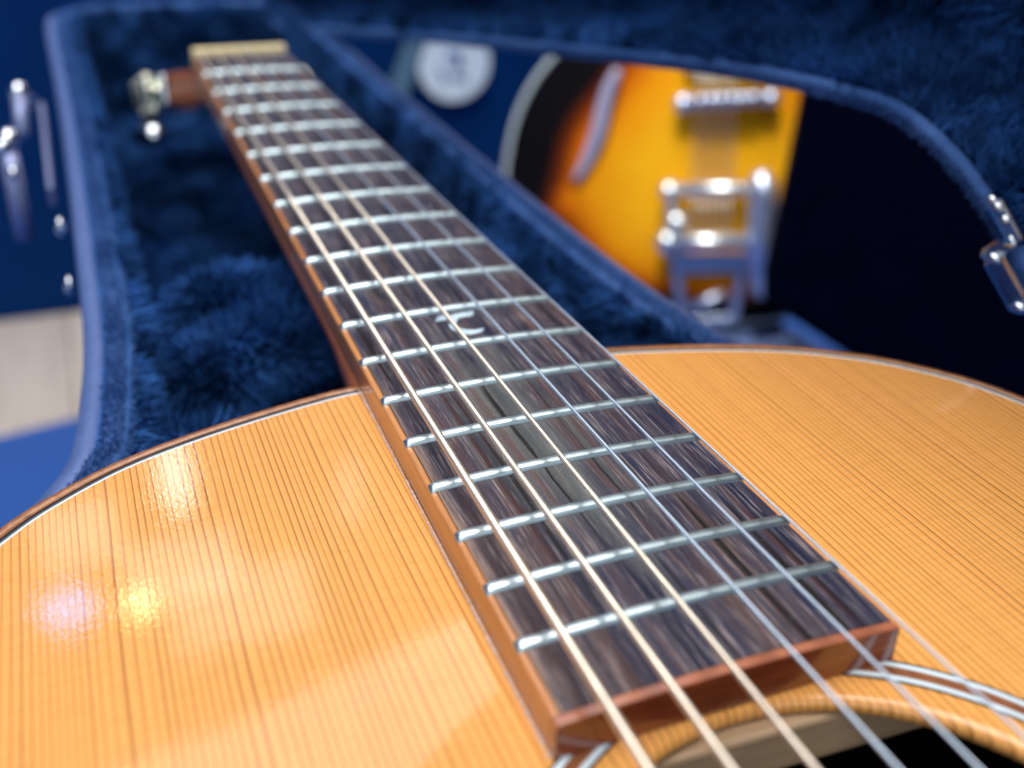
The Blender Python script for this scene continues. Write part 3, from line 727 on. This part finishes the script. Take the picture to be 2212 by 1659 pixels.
n0 = check_in(V, F)
if n0 @ inward < 0: F = [f[::-1] for f in F]
fur('lid_plush', lidT(V), F, 1200000, .0075, .00085, M['plush'], lid, (0, 0, 0), .5, .8, lseen(0, 0))
pf = fF if check_in(pV, fF) @ np.array([-1, 0, 0]) > 0 else [f[::-1] for f in fF]
fur('lid_plush', pV, pf, 900000, .0075, .0009, M['plush'], lid, (0, 0, -.3), .5, .8, lseen(0, 0))
V = [(*p, LZ - .0001) for p in KO(.001)] + [(*p, LZ - .0001) for p in KO(.0043)]; F = ring_faces(nC, 0, nC)
V = lidT(V)
if check_in(V, F) @ np.array([-1, 0, .2]) < 0: F = [f[::-1] for f in F]
fur('lid_rim_nap', V, F, 6.0e6, .0013, .00032, M['felt'], lid, (0, 0, 0), .9, .3, lseen(0, 0))

# hinge hardware on the shoulder of the lid
lb = np.array([-math.cos(LPH), -math.sin(LPH), 0]); ln_ = np.cross(la, lb * math.cos(LTH) + np.array([0, 0, 1]) * math.sin(LTH)); ln_ /= np.linalg.norm(ln_)
def onlid(px, py, off=0.0): return onplane(px, py, LH + ln_ * off, ln_)
def plate(mb, p, q_, w, th):
    p, q_ = np.array(p), np.array(q_); d = q_ - p; L = np.linalg.norm(d); d /= L
    vw_ = CAM_C - p; vw_ /= np.linalg.norm(vw_); sd_ = np.cross(d, ln_); sd_ /= np.linalg.norm(sd_)
    mb.box((p + q_) / 2, L / 2, w, th, d, sd_, np.cross(d, sd_))
hg = MB(); plate(hg, onlid(2150, 432), onlid(2200, 524), .0026, .0011); hinge = hg.build('hinge', M['chrome'], lid, bevel=.0007)
for q_ in ((2144, 430), (2156, 446), (2172, 474)):
    hg = MB(); hg.ball(onlid(*q_, -.0008), .0018, .0018, .0014); hg.build('rivet', M['chrome'], lid, True)
hg = MB(); hg.tube([onlid(2196, 516), onlid(2172, 530), onlid(2150, 540), onlid(2134, 552)], [.0022, .0020, .0018, .0021], 12); hg.build('hinge_knuckle', M['chrome'], lid, True)
hg = MB(); plate(hg, onlid(2150, 556), onlid(2210, 664), .0036, .0013); hg.build('hinge', M['chrome'], lid, bevel=.0008)
for q_ in ((2150, 556), (2204, 662)):
    hg = MB(); hg.ball(onlid(*q_, -.001), .0026, .0024, .0018); hg.build('rivet', M['chrome'], lid, True)

# open latch and rivets on the outer left wall
for (px, py) in ((130, 489), (150, 616)):
    p = atx(px, py, -.0868); b = MB(); b.ball(p, .0018, .0034, .0034); b.build('rivet', M['chrome'], gc, True)
p0 = atx(92, 238, -.0905); p1 = atx(112, 425, -.0905); pm = (p0 + p1) / 2
la_ = MB(); dv = p1 - p0; L_ = np.linalg.norm(dv); dv = dv / L_; up_ = np.cross(dv, [1, 0, 0]); up_ /= np.linalg.norm(up_)
la_.box(pm, .0012, L_ / 2, .0045, (1, 0, 0), dv, up_)
latch = la_.build('latch', M['latch'], gc, bevel=.001); meta(latch, 'open draw latch hanging off the case side')
b = MB(); q0 = atx(95, 235, -.0935); q1 = atx(40, 198, -.098); b.tube([q0, q1], .0030, 12); b.ball(q1, .0042); b.build('latch_pin', M['chrome'], latch, True)
b = MB(); b.tube([q1, atx(48, 290, -.099)], [.0032, .0030], 10); b.build('latch_arm', M['latch'], latch, True)
b = MB(); q2 = atx(18, 300, -.102); b.ball(q2, .0044, .0055, .0044); b.ball(atx(5, 318, -.103), .003); b.build('latch_hook', M['chrome'], latch, True)
b = MB(); q3 = atx(28, 372, -.102); b.ball(q3, .0022, .0038, .0026); b.build('latch_rivet', M['chrome'], latch, True)
b = MB(); b.tube([atx(20, 330, -.1025), atx(38, 430, -.1025), atx(56, 510, -.1025)], [.0034, .0036, .0040], 12); b.build('latch_lever', M['latch'], latch, True)

# ------------------------------------------------------------------ SUNBURST ELECTRIC GUITAR behind the case
ED = 1.0
eo = atd(1556, 300, ED)
n_ = CAM_C - eo; n_[2] *= .35; n_ /= np.linalg.norm(n_)
ev = np.array([0, 0, 1.0]) - n_ * n_[2]; ev /= np.linalg.norm(ev); eu = np.cross(ev, n_)
rl = math.radians(3.0); ev, eu = ev * math.cos(rl) - eu * math.sin(rl), eu * math.cos(rl) + ev * math.sin(rl)
def E_(px, py, t=0.0):
    """photo pixel -> (u, v) on the guitar's face"""
    p = onplane(px, py, eo + n_ * t, n_); return float((p - eo) @ eu), float((p - eo) @ ev)
def ep(u, v, t=0.0): return eo + eu * u + ev * v + n_ * t
u_left, _ = E_(1088, 400); ub, v_tail = E_(1525, 700); uw, vw = E_(1210, 100); _, v_wide = E_(1088, 420)
uc, _ = E_(1540, 400)
hwid = uc - u_left; hwst = (uc - uw)
eL = [E_(*q_) for q_ in ((1087, 400), (1094, 320), (1113, 245), (1150, 170), (1208, 95))]
eh = [(0, v_tail), (.06, v_tail + .005), (.115, v_tail + .026), (hwid * .80, v_tail + .062), (hwid * .96, eL[0][1] - .055)] + [(uc - a_, b_) for a_, b_ in eL] + [(uc - eL[-1][0] - .022, eL[-1][1] + .035), (hwst * .80, vw + .10), (hwst * .88, vw + .16), (hwst * .80, vw + .21), (hwst * .4, vw + .235), (0, vw + .22)]
es = spline(eh, 140)
eloop = np.vstack([es[::-1], (es * [-1, 1])[1:-1]])
A2 = np.roll(eloop, -1, 0)
if (eloop[:, 0] * A2[:, 1] - A2[:, 0] * eloop[:, 1]).sum() < 0: eloop = eloop[::-1]
eg = thing('electric_guitar', tuple(ep(uc, v_tail)), 'sunburst hollow-body electric guitar with chrome vibrato tailpiece standing behind the case', 'guitar')
# sunburst from the distance to the rim: stored per vertex (a colour the guitar really has)
NR = 26; Vb = []; dist = []
cen = np.array([0, (v_tail + vw) / 2])
cumin = lambda P: np.min(np.linalg.norm(P[:, None, :] - eloop[None], axis=2), axis=1)
for j in range(NR + 1):
    k = j / NR
    L_ = cen + (offset_loop(eloop, -.0055) - cen) * k
    dd = cumin(L_) * (1 + 1.0 * np.clip((v_wide + .02 - L_[:, 1]) / (v_wide - v_tail), 0, 1))
    for p, d in zip(L_, dd):
        Vb.append(ep(uc + p[0], p[1], .002 + .013 * (1 - math.exp(-d / .05)))); dist.append(min(1, d / .15))
n = len(eloop); F = [(j * n + i, j * n + (i + 1) % n, (j + 1) * n + (i + 1) % n, (j + 1) * n + i) for j in range(NR) for i in range(n)]
nb = NT('sunburst_lacquer')
at_ = nb.node('ShaderNodeAttribute', attribute_name='burst')
cb = nb.ramp(at_.outputs['Fac'], [(0.0, (.004, .004, .006)), (.30, (.006, .005, .006)), (.39, (.16, .026, .004)), (.48, (.66, .150, .004)), (.60, (.92, .34, .006)), (.85, (1.0, .50, .012))])
fg = nb.noise(nb.scale(nb.coord(), (30.0, 30.0, 30.0)), 1.0, 2.0)
cb = nb.mix(nb.math('MULTIPLY', fg, .35), cb, (.75, .62, .55), 'MULTIPLY')
nb.set(col=cb, rough=.6, spec=.04)
eb = mesh('body', Vb, F, nb.m, eg, True)
at__ = eb.data.attributes.new('burst', 'FLOAT', 'POINT'); at__.data.foreach_set('value', np.array(dist, dtype=np.float32))
if eb.data.polygons[-1].normal @ Vector(n_) < 0: eb.data.flip_normals()
meta(eb, 'arched top fading from black rim through orange to yellow')
def eloop3(d, t): 
    l = offset_loop(eloop, d); return [ep(uc + p[0], p[1], t) for p in l]
def eband(name, secs, m, parent):
    V = []
    for d, t in secs: V += eloop3(d, t)
    F = [(j * n + i, j * n + (i + 1) % n, (j + 1) * n + (i + 1) % n, (j + 1) * n + i) for j in range(len(secs) - 1) for i in range(n)]
    return mesh(name, V, F, m, parent, True, recalc=True)
cream_b = simple('aged_cream_binding', (.46, .54, .56), .4, coat=.4)
eband('binding', [(-.0055, .0018), (-.0053, .0024), (-.0005, .0022), (0, .0012), (0, -.006)], cream_b, eg)
eband('side', [(-.0002, -.0061), (-.0002, -.046)], simple('dark_brown_side', (.03, .012, .008), .35, coat=.5), eg)
V = eloop3(-.0003, -.0462); mesh('back', V, [tuple(range(n))], M['black_line'], eg)
# f-hole: pale purple rim with dark slot
fp = [(1336, 150), (1318, 185), (1303, 240), (1292, 290), (1270, 345), (1245, 388)]
fc = spline([(*E_(x, y, .013),) for x, y in fp], 24)
fh_m = simple('pale_f_hole_edge', (.36, .36, .52), .4)
b = MB(); b.tube([ep(u, v, .0150) for u, v in fc], [.0042 + .0035 * math.sin(math.pi * k / 23) for k in range(24)], 8); fh = b.build('f_hole', fh_m, eg, True)
b = MB(); b.tube([ep(u + .0065, v, .0150) for u, v in fc[3:18]], [.0030] * 15, 8); b.build('f_hole_slot', M['black_line'], fh, True)
# hardware
ech = mat_metal('bg_chrome', (.88, .96, 1.0), .34, .05)
alu = mat_metal('bg_satin_metal', (.66, .75, .95), .42, .1)
u0, v0 = E_(1478, 137, .02); u1, _ = E_(1690, 137, .02)
b = MB(); b.box(ep((u0 + u1) / 2, v0 + .012, .020), (u1 - u0) / 2, .019, .006, eu, ev, n_); b.build('pickup', ech, eg, bevel=.003, seg=3)
u0, v0 = E_(1468, 224, .025); u1, v1 = E_(1676, 213, .025)
b = MB(); b.tube([ep(u0, v0, .026), ep(u1, v1, .026)], .0066, 14); b.ball(ep(u0 + .004, v0, .026), .010, .008, .009); b.ball(ep(u1 - .004, v1, .026), .009, .008, .008)
for k in range(6):
    t = .22 + .11 * k; b.box(ep(u0 + (u1 - u0) * t, v0 + (v1 - v0) * t + .002, .032), .004, .005, .004, eu, ev, n_)
b.tube([ep(u0 + .004, v0, .026), ep(u0 + .004, v0, .012)], .004, 10); b.tube([ep(u1 - .004, v1, .026), ep(u1 - .004, v1, .012)], .004, 10)
b.build('bridge', alu, eg, True)
vb = thing_part = MB()
ua, va = E_(1448, 410, .03); uz, vz = E_(1668, 408, .03)
vb.tube([ep(ua, va, .03), ep(uz, vz, .03)], .0068, 14); tail_bar = vb.build('tension_bar', ech, eg, True)
ua2, va2 = E_(1440, 522, .035); uz2, vz2 = E_(1612, 522, .035)
b = MB(); b.tube([ep(ua2, va2, .035), ep(uz2, vz2, .035)], .0072, 14); b.ball(ep(ua2, va2, .035), .011); b.build('axle', ech, eg, True)
ul, vl = E_(1462, 480, .035)
b = MB(); b.ball(ep(ul, vl, .034), .0115, .0105, .010); b.build('bearing', ech, eg, True)
b = MB(); b.ball(ep(ua, va, .032), .011, .0095, .009); b.build('bearing', ech, eg, True)
b = MB(); b.ball(ep(*E_(1650, 400, .03), .032), .012, .016, .010); b.build('bearing', ech, eg, True)
# tail frame: flat trapezoid plate with a window
fo = [(1446, 545), (1620, 545), (1592, 700), (1466, 700)]; fi = [(1474, 592), (1592, 588), (1574, 682), (1482, 688)]
V = []
for t0 in (.017, .021):
    V += [ep(*E_(x, y, t0), t0) for x, y in fo] + [ep(*E_(x, y, t0), t0) for x, y in fi]
F = []
for k in range(4):
    k2 = (k + 1) % 4
    F += [(k, k2, 4 + k2, 4 + k), (8 + k, 12 + k, 12 + k2, 8 + k2), (k, 8 + k, 8 + k2, k2), (4 + k, 4 + k2, 12 + k2, 12 + k)]
tf = mesh('tail_frame', V, F, alu, eg, recalc=True); bv = tf.modifiers.new('bevel', 'BEVEL'); bv.width = .0012; bv.segments = 2
b = MB(); b.tube([ep(*E_(1486, 668, .017), .017), ep(*E_(1566, 634, .017), .017)], .0055, 10); b.build('hinge_pin', alu, eg, True)
for xx0, xx1 in ((1450, 1446), (1628, 1620)):
    b = MB(); b.tube([ep(*E_(xx0, 425, .026), .026), ep(*E_(xx1, 550, .021), .021)], .0058, 10); b.build('side_rail', alu, eg, True)
b = MB(); a_ = [ep(*E_(x, y, .04), .04) for x, y in ((1640, 372), (1652, 420), (1648, 500), (1655, 560), (1640, 640))]
b.tube(a_, [.0085, .011, .0145, .0170, .006], 12); b.build('vibrato_arm', alu, eg, True)
# strings
for k in range(6):
    b = MB(); x0 = 1512 + k * 15.5; x1 = 1497 + k * 17
    b.tube([ep(*E_(x0, 120, .03), .032), ep(*E_(x0 - 4, 216, .03), .0335), ep(*E_(x1, 408, .03), .034)], .0008, 6); b.build('string', ech, eg, True)
    b = MB(); b.tube([ep(*E_(1500 + k * 15, 416, .03), .030), ep(*E_(1500 + k * 15, 516, .03), .036)], .0008, 6); b.build('string', ech, eg, True)

# grey plinth the electric guitar stands on
gp = ep(uc, v_tail)
ptop = gp[2] - .003
pm_ = simple('grey_blue_plinth_paint', (.11, .16, .34), .6, var=.15, scale=14)
q = [atz(x_, y_, ptop)[:2] for x_, y_ in ((1640, 662), (1800, 758), (1560, 815), (1390, 700))]
V = [(*p, FZ + .0112) for p in q] + [(*p, ptop) for p in q]
pl = mesh('plinth', V, [(0, 1, 2, 3), (4, 5, 6, 7), (0, 1, 5, 4), (1, 2, 6, 5), (2, 3, 7, 6), (3, 0, 4, 7)], pm_, recalc=True)
bv = pl.modifiers.new('bevel', 'BEVEL'); bv.width = .006; bv.segments = 3
meta(pl, 'grey blue flat-topped plinth under the sunburst guitar', 'plinth')

# black upright case in front of its right half
bm_ = simple('black_vinyl', (.0002, .0008, .0075), .8, var=.3, scale=30, spec=.03)
c0 = atd(1742, 190, .86); c1 = atd(1652, 640, .80)
bn_ = np.array([n_[0], n_[1], 0]); bn_ /= np.linalg.norm(bn_); bu_ = np.array([-bn_[1], bn_[0], 0])
zl = FZ + .012; zh = .34
base_p = atd(1700, 400, .84)
out2 = [onplane(*q_, base_p, bn_) for q_ in ((1742, 190), (1694, 425), (1642, 655), (1790, 752), (1880, 812))]
out2 = [(float((p_ - base_p) @ bu_), p_[2]) for p_ in out2]
(ua_, za_), (ub_, zb_) = out2[0], out2[1]
out2 = [(.85, zh), (ua_ + (ua_ - ub_) / (za_ - zb_) * (zh - za_), zh)] + out2 + [(out2[-1][0] + .02, zl), (.85, zl)]
no = len(out2)
V = [base_p * [1, 1, 0] + bu_ * u_ + np.array([0, 0, z_]) + bn_ * dn for dn in (0, -.06) for u_, z_ in out2]
bc = thing('upright_case', tuple(base_p * [1, 1, 0] + bu_ * .4 + np.array([0, 0, zl])), 'plain black upright case standing in front of half the sunburst guitar', 'case')
o = mesh('shell', V, [tuple(range(no)), tuple(range(2 * no - 1, no - 1, -1))] + [(k, (k + 1) % no, no + (k + 1) % no, no + k) for k in range(no)], bm_, bc, recalc=True)
bv = o.modifiers.new('bevel', 'BEVEL'); bv.width = .012; bv.segments = 3

# round white tag and pale strip on the partition
TYY = WY - .02
tc = aty(980, 136, TYY); rr = abs(aty(1055, 136, TYY)[0] - tc[0])
tg = thing('round_tag', (tc[0], TYY, tc[2] - rr), 'round white tag with dark pen marks hanging on the blue partition', 'tag')
wt = simple('white_card', (.80, .92, 1.0), .6, var=.05, scale=20)
nd = 40; V = []
for t in (0, -.006):
    V += [(tc[0] + rr * math.cos(2 * math.pi * k / nd), TYY + t, tc[2] + rr * 1.0 * math.sin(2 * math.pi * k / nd)) for k in range(nd)]
o = mesh('disc', V, [tuple(range(nd)), tuple(range(2 * nd - 1, nd - 1, -1))] + [(k, (k + 1) % nd, nd + (k + 1) % nd, nd + k) for k in range(nd)], wt, tg, recalc=True)
b = MB(); b.box((tc[0] - .01, TYY - .003, tc[2] + rr * 1.15), rr * .62, .0025, rr * .45); b.build('tab', wt, tg, bevel=.002)
ink = simple('blue_ink', (.03, .09, .32), .6)
for pts_, w in (([(966, 117), (992, 122), (990, 146)], .0055), ([(948, 146), (956, 163), (962, 180)], .0032), ([(975, 163), (995, 168), (1008, 175)], .0032)):
    b = MB(); b.tube([aty(x, y, TYY - .0063) for x, y in pts_], w, 6); b.build('pen_mark', ink, tg, True)
ps0 = aty(905, 75, TYY); ps1 = aty(868, 175, TYY)
b = MB(); dv = ps1 - ps0; L_ = np.linalg.norm(dv); dv /= L_; sd = np.cross(dv, [0, 1, 0])
b.box((ps0 + ps1) / 2, L_ / 2 * 1.5, .016, .006, dv, sd, (0, 1, 0))
st = b.build('trim_strip', simple('grey_green_trim', (.10, .20, .28), .5), None, bevel=.002)
meta(st, 'slanted grey green strip fixed to the partition beside the white tag', 'strip')
